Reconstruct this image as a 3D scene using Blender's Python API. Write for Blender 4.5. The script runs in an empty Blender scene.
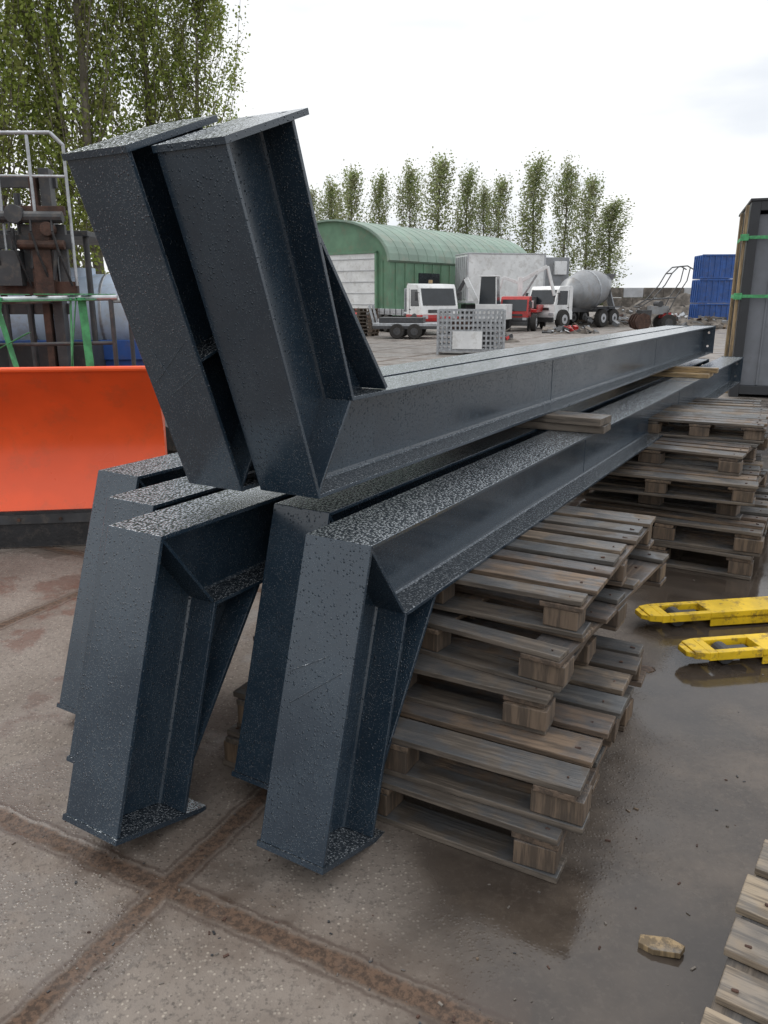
import bpy, bmesh, math, random
import numpy as np
from mathutils import Vector, Matrix, Euler
random.seed(7); rng=np.random.default_rng(7)
R=math.radians
scene=bpy.context.scene
COL=scene.collection

# ---------------------------------------------------------------- materials
def newmat(name):
    m=bpy.data.materials.new(name); m.use_nodes=True
    nt=m.node_tree; nt.nodes.clear()
    out=nt.nodes.new('ShaderNodeOutputMaterial'); b=nt.nodes.new('ShaderNodeBsdfPrincipled')
    nt.links.new(b.outputs[0],out.inputs[0])
    return m,nt,b
def L(nt,a,b): nt.links.new(a,b)
def M(nt,op,a,b=None,c=None,clamp=False):
    n=nt.nodes.new('ShaderNodeMath'); n.operation=op; n.use_clamp=clamp
    for i,x in enumerate((a,b,c)):
        if x is None: continue
        if isinstance(x,(int,float)): n.inputs[i].default_value=x
        else: nt.links.new(x,n.inputs[i])
    return n.outputs[0]
def MIX(nt,f,a,b,mode='MIX'):
    n=nt.nodes.new('ShaderNodeMix'); n.data_type='RGBA'; n.blend_type=mode
    if isinstance(f,(int,float)): n.inputs[0].default_value=f
    else: nt.links.new(f,n.inputs[0])
    for i,x in ((6,a),(7,b)):
        if isinstance(x,(tuple,list)): n.inputs[i].default_value=(*x[:3],1)
        else: nt.links.new(x,n.inputs[i])
    return n.outputs[2]
def FMIX(nt,f,a,b):
    n=nt.nodes.new('ShaderNodeMix'); n.data_type='FLOAT'; L(nt,f,n.inputs[0])
    for i,x in ((2,a),(3,b)):
        if isinstance(x,(int,float)): n.inputs[i].default_value=x
        else: nt.links.new(x,n.inputs[i])
    return n.outputs[0]
def SS(nt,x,lo,hi,a=0.0,b=1.0):
    n=nt.nodes.new('ShaderNodeMapRange'); n.interpolation_type='SMOOTHSTEP'
    nt.links.new(x,n.inputs[0]); n.inputs[1].default_value=lo;n.inputs[2].default_value=hi
    n.inputs[3].default_value=a;n.inputs[4].default_value=b
    return n.outputs[0]
def NOISE(nt,vec,scale,detail=2,rough=.6):
    n=nt.nodes.new('ShaderNodeTexNoise'); n.inputs['Scale'].default_value=scale
    n.inputs['Detail'].default_value=detail; n.inputs['Roughness'].default_value=rough
    nt.links.new(vec,n.inputs['Vector']); return n.outputs[0]
def POS(nt): return nt.nodes.new('ShaderNodeNewGeometry').outputs['Position']
def OBJ(nt): return nt.nodes.new('ShaderNodeTexCoord').outputs['Object']
def VOR(nt,vec,scale,feature='F1',rand=1.0):
    n=nt.nodes.new('ShaderNodeTexVoronoi'); n.feature=feature
    n.inputs['Scale'].default_value=scale; n.inputs['Randomness'].default_value=rand
    nt.links.new(vec,n.inputs['Vector']); return n
def BUMP(nt,h,strength,dist,normal=None):
    n=nt.nodes.new('ShaderNodeBump'); n.inputs['Strength'].default_value=strength
    n.inputs['Distance'].default_value=dist; nt.links.new(h,n.inputs['Height'])
    if normal is not None: nt.links.new(normal,n.inputs['Normal'])
    return n.outputs[0]

def simple(name,base,rough=.5,metal=0.0,var=.35,scale=3.0,bump=0,bscale=60,dirt=None,dirtamt=.5,rvar=.15):
    m,nt,b=newmat(name); o=OBJ(nt)
    n1=NOISE(nt,o,scale,3,.65)
    f=SS(nt,n1,.35,.68)
    c=MIX(nt,f,tuple(x*(1-var) for x in base),tuple(min(1,x*(1+var*.4)) for x in base))
    if dirt:
        n2=NOISE(nt,o,scale*2.3,4,.75)
        c=MIX(nt,M(nt,'MULTIPLY',SS(nt,n2,.5,.66),dirtamt),c,dirt)
    L(nt,c,b.inputs['Base Color'])
    L(nt,M(nt,'ADD',M(nt,'MULTIPLY',n1,rvar*2),rough-rvar),b.inputs['Roughness'])
    b.inputs['Metallic'].default_value=metal
    if bump: L(nt,BUMP(nt,NOISE(nt,o,bscale,2),bump,.01),b.inputs['Normal'])
    return m

def steel_paint():
    m,nt,b=newmat('anthracite_wet_paint'); p=POS(nt)
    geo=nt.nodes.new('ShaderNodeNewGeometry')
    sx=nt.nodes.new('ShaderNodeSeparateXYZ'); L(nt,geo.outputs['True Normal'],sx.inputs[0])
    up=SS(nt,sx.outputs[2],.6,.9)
    v1=VOR(nt,p,110)
    rs=nt.nodes.new('ShaderNodeSeparateColor'); L(nt,v1.outputs['Color'],rs.inputs[0])
    rad=M(nt,'ADD',M(nt,'MULTIPLY',rs.outputs[0],.40),.04)
    dd=M(nt,'DIVIDE',v1.outputs['Distance'],rad)
    d1=M(nt,'MULTIPLY',SS(nt,dd,.2,1.0,1,0),rad)
    v3=VOR(nt,p,290); rs3=nt.nodes.new('ShaderNodeSeparateColor'); L(nt,v3.outputs['Color'],rs3.inputs[0])
    speck=M(nt,'MULTIPLY',SS(nt,v3.outputs['Distance'],.18,.40,1,0),M(nt,'GREATER_THAN',rs3.outputs[0],.62))
    n=NOISE(nt,p,5,4,.65)
    area=SS(nt,n,.34,.56,.25,1.0)
    side=M(nt,'MULTIPLY',M(nt,'ADD',M(nt,'MULTIPLY',d1,5.5),M(nt,'MULTIPLY',speck,.45)),area)
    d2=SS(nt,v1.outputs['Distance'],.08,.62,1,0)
    h=FMIX(nt,up,side,M(nt,'MULTIPLY',d2,.8))
    L(nt,BUMP(nt,h,.9,.0022),b.inputs['Normal'])
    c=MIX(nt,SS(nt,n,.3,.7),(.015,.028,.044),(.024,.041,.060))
    c=MIX(nt,M(nt,'MULTIPLY',M(nt,'MULTIPLY',speck,area),.60),c,(.19,.225,.25))  # sparkle of fine raindrops painted into the colour as lighter specks
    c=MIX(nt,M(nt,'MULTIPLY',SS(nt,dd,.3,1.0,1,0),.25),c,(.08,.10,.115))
    top_sheen=MIX(nt,d2,(.10,.12,.14),(.66,.70,.73))  # wet sky sheen of the beam tops painted as silvery colour
    c=MIX(nt,up,c,top_sheen)
    L(nt,c,b.inputs['Base Color'])
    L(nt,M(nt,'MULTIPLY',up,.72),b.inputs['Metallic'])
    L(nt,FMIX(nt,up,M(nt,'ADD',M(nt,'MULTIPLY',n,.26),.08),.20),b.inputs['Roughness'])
    b.inputs['IOR'].default_value=1.62
    return m

def wood(name,axis,cols=((.060,.050,.043),(.17,.125,.085),(.125,.118,.108),(.27,.20,.135),(.13,.085,.058),(.20,.165,.125)),rough=.6,wetamt=.5):
    m,nt,b=newmat(name); o=OBJ(nt)
    geo=nt.nodes.new('ShaderNodeNewGeometry')
    mp=nt.nodes.new('ShaderNodeMapping'); sc=[16,16,16]; sc[axis]=1.1
    mp.inputs['Scale'].default_value=sc; L(nt,o,mp.inputs[0])
    off=nt.nodes.new('ShaderNodeVectorMath'); off.operation='ADD'
    cmb=nt.nodes.new('ShaderNodeCombineXYZ')
    rr=geo.outputs['Random Per Island']
    L(nt,M(nt,'MULTIPLY',rr,37.0),cmb.inputs[0]); L(nt,M(nt,'MULTIPLY',rr,91.0),cmb.inputs[1]); L(nt,M(nt,'MULTIPLY',rr,53.0),cmb.inputs[2])
    L(nt,mp.outputs[0],off.inputs[0]); L(nt,cmb.outputs[0],off.inputs[1])
    g=NOISE(nt,off.outputs[0],2.2,4,.75); g2=NOISE(nt,o,7,3,.6)
    ramp=nt.nodes.new('ShaderNodeValToRGB'); el=ramp.color_ramp.elements
    while len(el)<len(cols): el.new(.5)
    for i,q in enumerate(cols): el[i].position=i/(len(cols)-1); el[i].color=(*q,1)
    L(nt,rr,ramp.inputs[0]); c=ramp.outputs[0]
    c=MIX(nt,M(nt,'MULTIPLY',SS(nt,g,.42,.60,1,0),.62),c,(.030,.025,.021))
    c=MIX(nt,M(nt,'MULTIPLY',SS(nt,g2,.54,.70),.40),c,(.045,.038,.032))
    sx=nt.nodes.new('ShaderNodeSeparateXYZ'); L(nt,geo.outputs['Normal'],sx.inputs[0])
    up=SS(nt,sx.outputs[2],.5,.9)
    wet=M(nt,'MULTIPLY',up,SS(nt,g2,.40,.58))
    c=MIX(nt,M(nt,'MULTIPLY',wet,wetamt),c,(.085,.100,.115))
    L(nt,c,b.inputs['Base Color'])
    L(nt,FMIX(nt,wet,rough+.1,.28),b.inputs['Roughness'])
    L(nt,BUMP(nt,g,.7,.006),b.inputs['Normal'])
    return m

def leafmat(name,c1,c2,c3):
    m,nt,b=newmat(name)
    geo=nt.nodes.new('ShaderNodeNewGeometry'); rr=geo.outputs['Random Per Island']
    n=NOISE(nt,geo.outputs['Position'],.9,1)
    c=MIX(nt,rr,c1,c2); c=MIX(nt,SS(nt,n,.42,.62),c,c3)
    df=nt.nodes.new('ShaderNodeBsdfDiffuse'); L(nt,c,df.inputs[0])
    tr=nt.nodes.new('ShaderNodeBsdfTranslucent'); L(nt,c,tr.inputs[0])
    mx=nt.nodes.new('ShaderNodeMixShader'); mx.inputs[0].default_value=.45
    L(nt,df.outputs[0],mx.inputs[1]); L(nt,tr.outputs[0],mx.inputs[2])
    nt.nodes.remove(b)
    out=[x for x in nt.nodes if x.type=='OUTPUT_MATERIAL'][0]
    L(nt,mx.outputs[0],out.inputs[0])
    return m

def groundmat():
    m,nt,b=newmat('concrete_yard'); p=POS(nt)
    def dot(v,off):
        n=nt.nodes.new('ShaderNodeVectorMath'); n.operation='DOT_PRODUCT'; L(nt,p,n.inputs[0]); n.inputs[1].default_value=v
        return M(nt,'ADD',n.outputs['Value'],-off)
    e1=(.89,-.455,0); e2=(.455,.89,0); o=(-.615,1.812)
    a=dot(e1,o[0]*e1[0]+o[1]*e1[1]); bb=dot(e2,o[0]*e2[0]+o[1]*e2[1])
    mid=NOISE(nt,p,2.6,5,.7); fine=NOISE(nt,p,48,3,.75); big=NOISE(nt,p,.75,3,.55)
    jn=NOISE(nt,p,11,3,.65); wob=M(nt,'MULTIPLY',M(nt,'ADD',jn,-.5),.036)
    da=M(nt,'PINGPONG',a,1.0); db=M(nt,'PINGPONG',bb,1.0)
    kp=SS(nt,a,1.0,1.5,0,5.0)
    d=M(nt,'MINIMUM',M(nt,'ADD',da,kp),M(nt,'ADD',db,kp)); d=M(nt,'ADD',d,wob)
    joint=SS(nt,d,.018,.040,1,0)
    edge=M(nt,'MULTIPLY',SS(nt,d,.034,.042),SS(nt,d,.044,.056,1,0))
    halo=SS(nt,M(nt,'ADD',d,M(nt,'MULTIPLY',M(nt,'ADD',mid,-.5),.30)),.02,.17,1,0)
    fa=M(nt,'FLOOR',M(nt,'MULTIPLY',a,.5)); fb=M(nt,'FLOOR',M(nt,'MULTIPLY',bb,.5))
    cm=nt.nodes.new('ShaderNodeCombineXYZ'); L(nt,fa,cm.inputs[0]); L(nt,fb,cm.inputs[1])
    wn=nt.nodes.new('ShaderNodeTexWhiteNoise'); L(nt,cm.outputs[0],wn.inputs[0])
    agg=VOR(nt,p,95); ags=nt.nodes.new('ShaderNodeSeparateColor'); L(nt,agg.outputs['Color'],ags.inputs[0])
    base=MIX(nt,SS(nt,mid,.3,.7),(.150,.122,.101),(.215,.183,.156))
    base=MIX(nt,M(nt,'MULTIPLY',wn.outputs[0],.30),base,(.13,.112,.096))
    stone=M(nt,'MULTIPLY',SS(nt,agg.outputs['Distance'],.22,.5,1,0),M(nt,'GREATER_THAN',ags.outputs[0],.45))
    base=MIX(nt,M(nt,'MULTIPLY',stone,.65),base,MIX(nt,ags.outputs[1],(.06,.05,.043),(.42,.37,.31)))
    base=MIX(nt,M(nt,'MULTIPLY',SS(nt,fine,.50,.66),.5),base,(.055,.047,.042))
    wz=SS(nt,M(nt,'ADD',a,M(nt,'MULTIPLY',M(nt,'ADD',big,-.5),2.4)),.45,1.1)
    wet=MIX(nt,SS(nt,mid,.35,.65),(.045,.035,.028),(.100,.078,.060))
    wet=MIX(nt,M(nt,'MULTIPLY',SS(nt,fine,.50,.66),.35),wet,(.14,.115,.092))
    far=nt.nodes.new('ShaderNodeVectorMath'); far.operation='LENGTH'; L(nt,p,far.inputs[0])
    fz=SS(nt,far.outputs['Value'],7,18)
    c=MIX(nt,wz,base,wet)
    pud=SS(nt,big,.46,.53)
    c=MIX(nt,M(nt,'MULTIPLY',M(nt,'MULTIPLY',pud,wz),.45),c,(.030,.024,.020))
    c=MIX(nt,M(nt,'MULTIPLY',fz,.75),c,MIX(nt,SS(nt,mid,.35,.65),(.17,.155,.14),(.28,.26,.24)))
    damp=SS(nt,NOISE(nt,p,1.5,4,.65),.50,.58)
    c=MIX(nt,M(nt,'MULTIPLY',damp,.34),c,(.060,.050,.043))
    c=MIX(nt,M(nt,'MULTIPLY',halo,.34),c,(.080,.052,.036))
    c=MIX(nt,M(nt,'MULTIPLY',joint,.9),c,MIX(nt,SS(nt,fine,.4,.6),(.042,.025,.016),(.11,.066,.042)))
    c=MIX(nt,M(nt,'MULTIPLY',edge,.6),c,(.045,.026,.018))
    L(nt,c,b.inputs['Base Color'])
    wr=M(nt,'MAXIMUM',M(nt,'MULTIPLY',wz,M(nt,'ADD',M(nt,'MULTIPLY',pud,.30),.70)),M(nt,'MULTIPLY',damp,.68))
    rough=M(nt,'ADD',M(nt,'MULTIPLY',wr,-.74),.80)
    rough=M(nt,'ADD',rough,M(nt,'MULTIPLY',fine,.04))
    rough=M(nt,'ADD',rough,M(nt,'MULTIPLY',joint,.3),clamp=True)
    L(nt,rough,b.inputs['Roughness'])
    h=M(nt,'ADD',M(nt,'MULTIPLY',fine,.6),M(nt,'MULTIPLY',stone,.4))
    h=M(nt,'MULTIPLY',h,FMIX(nt,M(nt,'MAXIMUM',wz,M(nt,'MULTIPLY',damp,.6)),1.0,FMIX(nt,pud,.30,.04)))
    h=M(nt,'ADD',h,M(nt,'MULTIPLY',joint,-1.0))
    L(nt,BUMP(nt,h,.55,.006),b.inputs['Normal'])
    return m

MT={}
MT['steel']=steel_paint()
MT['woodX']=wood('pallet_wood_lengthwise',0); MT['woodY']=wood('pallet_wood_crosswise',1)
MT['woodB']=wood('pallet_block_wood',2,((.09,.065,.048),(.24,.165,.105),(.13,.09,.06),(.19,.14,.10)))
MT['woodL']=wood('light_pallet_wood',0,((.20,.16,.12),(.34,.27,.19),(.25,.20,.15),(.38,.30,.21)),wetamt=.25)
MT['fresh']=wood('fresh_timber',1,((.34,.23,.11),(.42,.30,.15))); MT['freshZ']=wood('fresh_timber_upright',2,((.34,.24,.13),(.42,.31,.17)))
MT['orange']=simple('orange_plough_paint',(.86,.095,.015),.32,0,.10,2,dirt=(.45,.10,.04),dirtamt=.25)
MT['rubber']=simple('black_rubber',(.018,.018,.02),.65,0,.3,8,.3,50,dirt=(.06,.05,.045))
MT['yellow']=simple('yellow_jack_paint',(.76,.50,.015),.42,0,.2,6,dirt=(.20,.12,.03),dirtamt=.8)
MT['rust']=simple('rusty_steel',(.085,.045,.032),.7,.2,.5,6,.4,60,dirt=(.03,.022,.020))
MT['galv']=simple('galvanised_steel',(.42,.44,.46),.42,.6,.25,8,dirt=(.2,.17,.14),dirtamt=.4)
MT['dgrey']=simple('dark_grey_metal',(.05,.052,.056),.5,.1,.3,5,dirt=(.12,.10,.08),dirtamt=.4)
MT['green']=simple('green_strap',(.07,.33,.13),.6,0,.35,15)
MT['white']=simple('white_paint',(.72,.73,.73),.4,0,.12,1.2,dirt=(.38,.36,.33),dirtamt=.4)
MT['lgrey']=simple('light_grey_panel',(.42,.43,.45),.5,0,.15,1.5,dirt=(.3,.28,.26),dirtamt=.4)
MT['mgrey']=simple('mid_grey_paint',(.24,.25,.26),.4,.2,.2,1.5,dirt=(.2,.18,.16),dirtamt=.5)
MT['blue']=simple('blue_paint',(.022,.085,.30),.42,0,.25,3,dirt=(.10,.09,.09),dirtamt=.4)
MT['red']=simple('red_paint',(.42,.022,.02),.38,0,.2,3,dirt=(.12,.05,.04),dirtamt=.4)
MT['glass']=simple('dark_window_glass',(.02,.025,.03),.2,0,.2,3)
MT['tyre']=simple('tyre_rubber',(.022,.021,.02),.8,0,.3,10,dirt=(.08,.065,.05))
MT['tank']=simple('white_plastic_tank',(.50,.60,.72),.4,0,.15,2,dirt=(.35,.35,.33),dirtamt=.4)
MT['barnwall']=simple('green_barn_cladding',(.13,.25,.16),.6,0,.25,.6,dirt=(.18,.19,.13),dirtamt=.5)
MT['barnroof']=simple('green_barn_roof',(.22,.31,.25),.5,0,.2,.5,dirt=(.27,.29,.23),dirtamt=.5)
MT['brick']=simple('dark_brick',(.12,.08,.06),.8,0,.4,2)
MT['bark']=simple('poplar_bark',(.17,.15,.115),.9,0,.4,4)
MT['soil']=simple('rubble_soil',(.17,.15,.13),.95,0,.5,2,.6,8,dirt=(.07,.06,.052))
MT['cabinframe']=simple('black_crate_frame',(.022,.024,.028),.45,0,.25,3)
MT['cabinpanel']=simple('grey_crate_panel',(.15,.16,.18),.5,0,.15,2,dirt=(.10,.10,.10),dirtamt=.3)
MT['leafN']=leafmat('poplar_leaves_near',(.19,.25,.05),(.36,.42,.12),(.25,.27,.09))
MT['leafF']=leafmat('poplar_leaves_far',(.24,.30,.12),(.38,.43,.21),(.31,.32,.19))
MT['leafH']=leafmat('hedge_leaves',(.09,.12,.06),(.16,.19,.10),(.15,.14,.09))
MT['ground']=groundmat()

# ---------------------------------------------------------------- mesh builder
class MB:
    def __init__(s): s.v=[];s.f=[];s.m=[];s.mats=[]
    def mi(s,mat):
        if mat not in s.mats: s.mats.append(mat)
        return s.mats.index(mat)
    def add(s,vs,fs,mat,T=None):
        o=len(s.v); k=s.mi(mat)
        if T is not None: vs=[T@Vector(v) for v in vs]
        s.v+= [tuple(v) for v in vs]
        for f in fs: s.f.append(tuple(i+o for i in f)); s.m.append(k)
    def box(s,c,size,mat,rot=None,T=None,taper=None):
        x,y,z=[q/2 for q in size]
        vs=[Vector((i*x,j*y,k*z)) for i in(-1,1) for j in(-1,1) for k in(-1,1)]
        if taper:
            for q in vs:
                if q.z>0: q.x*=taper[0]; q.y*=taper[1]
        A=Matrix.Translation(c)
        if rot: A=A@Euler(rot).to_matrix().to_4x4()
        if T is not None: A=T@A
        s.add([A@q for q in vs],[(0,1,3,2),(4,6,7,5),(0,4,5,1),(2,3,7,6),(0,2,6,4),(1,5,7,3)],mat)
    def bar(s,p0,p1,w,h,mat):
        p0=Vector(p0);p1=Vector(p1); d=(p1-p0); l=d.length
        q=d.to_track_quat('Z','Y').to_matrix().to_4x4()
        s.box((0,0,0),(w,h,l),mat,T=Matrix.Translation((p0+p1)/2)@q)
    def cyl(s,p0,p1,r,mat,seg=12,r1=None,cap=True):
        p0=Vector(p0);p1=Vector(p1); r1=r if r1 is None else r1
        q=(p1-p0).to_track_quat('Z','Y').to_matrix()
        vs=[];n=seg
        for p,rr in((p0,r),(p1,r1)):
            for i in range(n):
                a=2*math.pi*i/n; vs.append(p+q@Vector((math.cos(a)*rr,math.sin(a)*rr,0)))
        fs=[(i,(i+1)%n,n+(i+1)%n,n+i) for i in range(n)]
        if cap: fs+=[tuple(range(n))[::-1],tuple(range(n,2*n))]
        s.add(vs,fs,mat)
    def tube(s,pts,r,mat,seg=8):
        for a,b in zip(pts,pts[1:]): s.cyl(a,b,r,mat,seg)
    def prism(s,poly,y0,y1,mat,axis='y',T=None):
        n=len(poly)
        if axis=='y': vs=[(a,y0,b) for a,b in poly]+[(a,y1,b) for a,b in poly]
        elif axis=='x': vs=[(y0,a,b) for a,b in poly]+[(y1,a,b) for a,b in poly]
        else: vs=[(a,b,y0) for a,b in poly]+[(a,b,y1) for a,b in poly]
        fs=[tuple(range(n)),tuple(range(n,2*n))[::-1]]+[(i,(i+1)%n,n+(i+1)%n,n+i) for i in range(n)]
        s.add(vs,fs,mat,T)
    def plate(s,xs,ys,holes,t,r,mat,T):
        for i in range(len(xs)-1):
            for j in range(len(ys)-1):
                x0,x1,y0,y1=xs[i],xs[i+1],ys[j],ys[j+1]
                if (i,j) in holes:
                    cx,cy=(x0+x1)/2,(y0+y1)/2
                    sq=[(x1,cy),(x1,y1),(cx,y1),(x0,y1),(x0,cy),(x0,y0),(cx,y0),(x1,y0)]
                    oc=[(cx+r*math.cos(k*math.pi/4),cy+r*math.sin(k*math.pi/4)) for k in range(8)]
                    vs=[(*q,z) for z in(0,t) for q in sq+oc]
                    fs=[]
                    for k in range(8):
                        n=(k+1)%8
                        fs+=[(k,n,8+n,8+k)[::-1],(16+k,16+n,24+n,24+k),(8+k,8+n,24+n,24+k)[::-1]]
                    s.add(vs,fs,mat,T)
                else:
                    vs=[(x0,y0,0),(x1,y0,0),(x1,y1,0),(x0,y1,0),(x0,y0,t),(x1,y0,t),(x1,y1,t),(x0,y1,t)]
                    s.add(vs,[(3,2,1,0),(4,5,6,7)],mat,T)
        x0,x1,y0,y1=xs[0],xs[-1],ys[0],ys[-1]
        vs=[(x0,y0,0),(x1,y0,0),(x1,y1,0),(x0,y1,0),(x0,y0,t),(x1,y0,t),(x1,y1,t),(x0,y1,t)]
        s.add(vs,[(0,1,5,4),(1,2,6,5),(2,3,7,6),(3,0,4,7)],mat,T)
    def build(s,name,parent=None,bevel=0,smooth=False,recalc=True):
        me=bpy.data.meshes.new(name); me.from_pydata(s.v,[],s.f)
        for q in s.mats: me.materials.append(MT[q])
        me.polygons.foreach_set('material_index',s.m)
        if recalc:
            bm=bmesh.new(); bm.from_mesh(me); bmesh.ops.recalc_face_normals(bm,faces=bm.faces); bm.to_mesh(me); bm.free()
        if smooth:
            me.polygons.foreach_set('use_smooth',[True]*len(me.polygons))
            try: me.set_sharp_from_angle(angle=R(35))
            except Exception: pass
        me.update()
        ob=bpy.data.objects.new(name,me); COL.objects.link(ob)
        if bevel:
            b=ob.modifiers.new('bevel','BEVEL'); b.width=bevel; b.segments=2; b.limit_method='ANGLE'; b.angle_limit=R(50)
        if parent: ob.parent=parent
        return ob
def empty(name,loc=(0,0,0),rotz=0,rot=None):
    e=bpy.data.objects.new(name,None); COL.objects.link(e); e.location=loc
    e.rotation_euler=rot if rot else (0,0,rotz); e.empty_display_size=.2
    return e
class G:
    def __init__(s,name,loc=(0,0,0),rotz=0,rot=None):
        s.e=empty(name,loc,rotz,rot); s.parts={}
    def __getitem__(s,k):
        if k not in s.parts: s.parts[k]=MB()
        return s.parts[k]
    def done(s,bevel=0,smooth=()):
        for k,b in s.parts.items(): b.build(k,s.e,bevel,smooth=(k in smooth or smooth==True))
        return s.e

# ---------------------------------------------------------------- ground
def ground():
    mb=MB(); S=900
    mb.add([(-S,-S,0),(S,-S,0),(S,S,0),(-S,S,0)],[(0,1,2,3)],'ground')
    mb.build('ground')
ground()

# ---------------------------------------------------------------- steel frames
D=(.511,.860)
ANG=math.atan2(D[1],D[0])
def W(s,t): return (D[0]*s+D[1]*t, D[1]*s-D[0]*t)
w=.22; d=.28; tf=.013; tw=.009
def iprofile():
    r=.016; hw=w/2; pts=[]
    def fil(cx,cq,a0,a1):
        return [(cx+r*math.cos(R(a0+(a1-a0)*k/3)),cq+r*math.sin(R(a0+(a1-a0)*k/3))) for k in range(4)]
    pts+=[(-hw,0),(hw,0),(hw,tf)]
    pts+=fil(tw/2+r,tf+r,270,180)
    pts+=fil(tw/2+r,d-tf-r,180,90)
    pts+=[(hw,d-tf),(hw,d),(-hw,d),(-hw,d-tf)]
    pts+=fil(-tw/2-r,d-tf-r,90,0)
    pts+=fil(-tw/2-r,tf+r,0,-90)
    pts+=[(-hw,tf)]
    return pts
PR=iprofile()
def frame(s,t,z,Lb=7.3,Ll=.89,lean=17.0,up=False,lug=False,splice=2.35,marks=0,over=.06,yaw=0):
    LEAN=R(lean); half=math.tan((math.pi/2+LEAN)/2)
    ld=Vector((-math.sin(LEAN),0,-math.cos(LEAN))); nn=Vector((math.cos(LEAN),0,-math.sin(LEAN)))
    x,y=W(s,t)
    M0=Matrix.Rotation(ANG+yaw,4,'Z')
    if up: M0=M0@Matrix.Rotation(math.pi,4,'X')
    g=G('steel_portal_frame'); g.e.matrix_world=Matrix.Translation((x,y,z))@M0
    n=len(PR)
    def sweep(mb,a,b):
        fs=[(i,(i+1)%n,n+(i+1)%n,n+i) for i in range(n)]+[tuple(range(n))[::-1],tuple(range(n,2*n))]
        mb.add(a+b,fs,'steel')
    mit=[Vector((q/half,yy,-q)) for yy,q in PR]
    sweep(g['beam'],mit,[Vector((Lb,yy,-q)) for yy,q in PR])
    sweep(g['leg'],mit,[Vector((0,yy,0))+ld*Ll+nn*q for yy,q in PR])
    th=.005
    def P(q,o): 
        dirn=Vector((1/half,0,-1)).normalized(); nrm=Vector((dirn.z,0,-dirn.x))
        v=Vector((q/half,0,-q))+nrm*o; return (v.x,v.z)
    g['stiffeners'].prism([P(tf,-th),P(d-tf,-th),P(d-tf,th),P(tf,th)],-w/2+.006,w/2-.006,'steel')
    I=Vector((d/half,0,-d)); a_=.21; b_=.50
    Pp=I+ld*b_; Q=I+Vector((a_,0,0))
    g['haunch'].prism([(I.x-.002,I.z+.002),(Q.x,Q.z+.002),(Pp.x,Pp.z)],-.006,.006,'steel')
    hd=(Q-Pp).normalized(); hn=Vector((-hd.z,0,hd.x)); 
    if hn.dot(I-Pp)>0: hn=-hn
    A=Pp-hd*.02; B=Q
    g['haunch'].prism([(A.x,A.z),(B.x,B.z),((B+hn*.013+hd*.004).x,(B+hn*.013).z),((A+hn*.013).x,(A+hn*.013).z)],-w/2+.012,w/2-.012,'steel')
    E=ld*Ll
    T=Matrix(((0,nn.x,ld.x,E.x),(1,nn.y,ld.y,E.y),(0,nn.z,ld.z,E.z),(0,0,0,1)))
    hw=w/2+.006
    xs=[-hw,-.075,-.035,.035,.075,hw]; ys=[-.006,.04,.08,d-.03,d+over*.2,d+over*.2+.036,d+over]
    g['end_plate'].plate(xs,ys,{(1,4),(3,4)},.016,.012,'steel',T)
    T2=Matrix(((0,0,1,Lb),(1,0,0,0),(0,-1,0,0),(0,0,0,1)))
    g['beam_end_plate'].plate(xs,[-.004,.05,.09,d-.09,d-.05,d+.004],{(1,1),(3,1),(1,3),(3,3)},.012,.013,'steel',T2)
    for sx in (splice,splice*2.1):
        g['weld_beads'].box((sx,0,.0005),(.007,w+.002,.003),'steel')
        for sg in(-1,1):
            g['weld_beads'].box((sx,sg*(w/2+.0005),-tf/2),(.007,.003,tf),'steel')
            g['weld_beads'].box((sx,sg*tw/2,-d/2),(.007,.004,d-2*tf-.02),'steel')
    if lug:
        for k in lug:
            c=ld*k+nn*(d/2)
            g['stiffeners'].box(c,(d-2*tf-.002,w-.02,.009),'steel',rot=(0,LEAN,0))
    for (k,yy,ln,ang) in [(.42,.00,.20,38),(.36,.035,.15,30),(.42,-.04,.09,-62)][:marks]:
        c=ld*k-nn*.0002
        u=Vector((0,1,0)); 
        dd=(u*math.cos(R(ang))+ld*math.sin(R(ang)))*ln/2
        g['assembly_marks'].bar(c+u*yy-dd,c+u*yy+dd,.003,.003,'steel')
    g.done(bevel=.0018)
    return g
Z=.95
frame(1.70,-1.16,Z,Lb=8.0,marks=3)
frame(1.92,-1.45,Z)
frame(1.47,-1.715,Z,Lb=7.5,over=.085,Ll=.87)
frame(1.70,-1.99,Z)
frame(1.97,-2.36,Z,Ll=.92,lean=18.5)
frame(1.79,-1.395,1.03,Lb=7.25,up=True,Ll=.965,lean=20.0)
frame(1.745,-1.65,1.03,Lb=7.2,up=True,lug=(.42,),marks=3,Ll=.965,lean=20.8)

# ---------------------------------------------------------------- spacer timbers
def timber(name,s,t,z,size,ang=0,mat='woodY'):
    x,y=W(s,t); g=MB(); g.box((0,0,0),size,mat)
    o=g.build(name,bevel=.003); o.location=(x,y,z+size[2]/2); o.rotation_euler=(0,0,ANG+ang); return o
timber('spacer_timber',3.85,-1.50,Z+.001,(.16,1.0,.037),.05,'woodY')
timber('spacer_timber',3.87,-1.48,Z+.040,(.18,.95,.038),-.03,'woodY')
timber('spacer_timber',7.1,-1.5,Z+.001,(.30,1.0,.035),.02,'fresh')
timber('spacer_timber',7.1,-1.5,Z+.037,(.09,1.1,.042),.02,'fresh')

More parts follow.
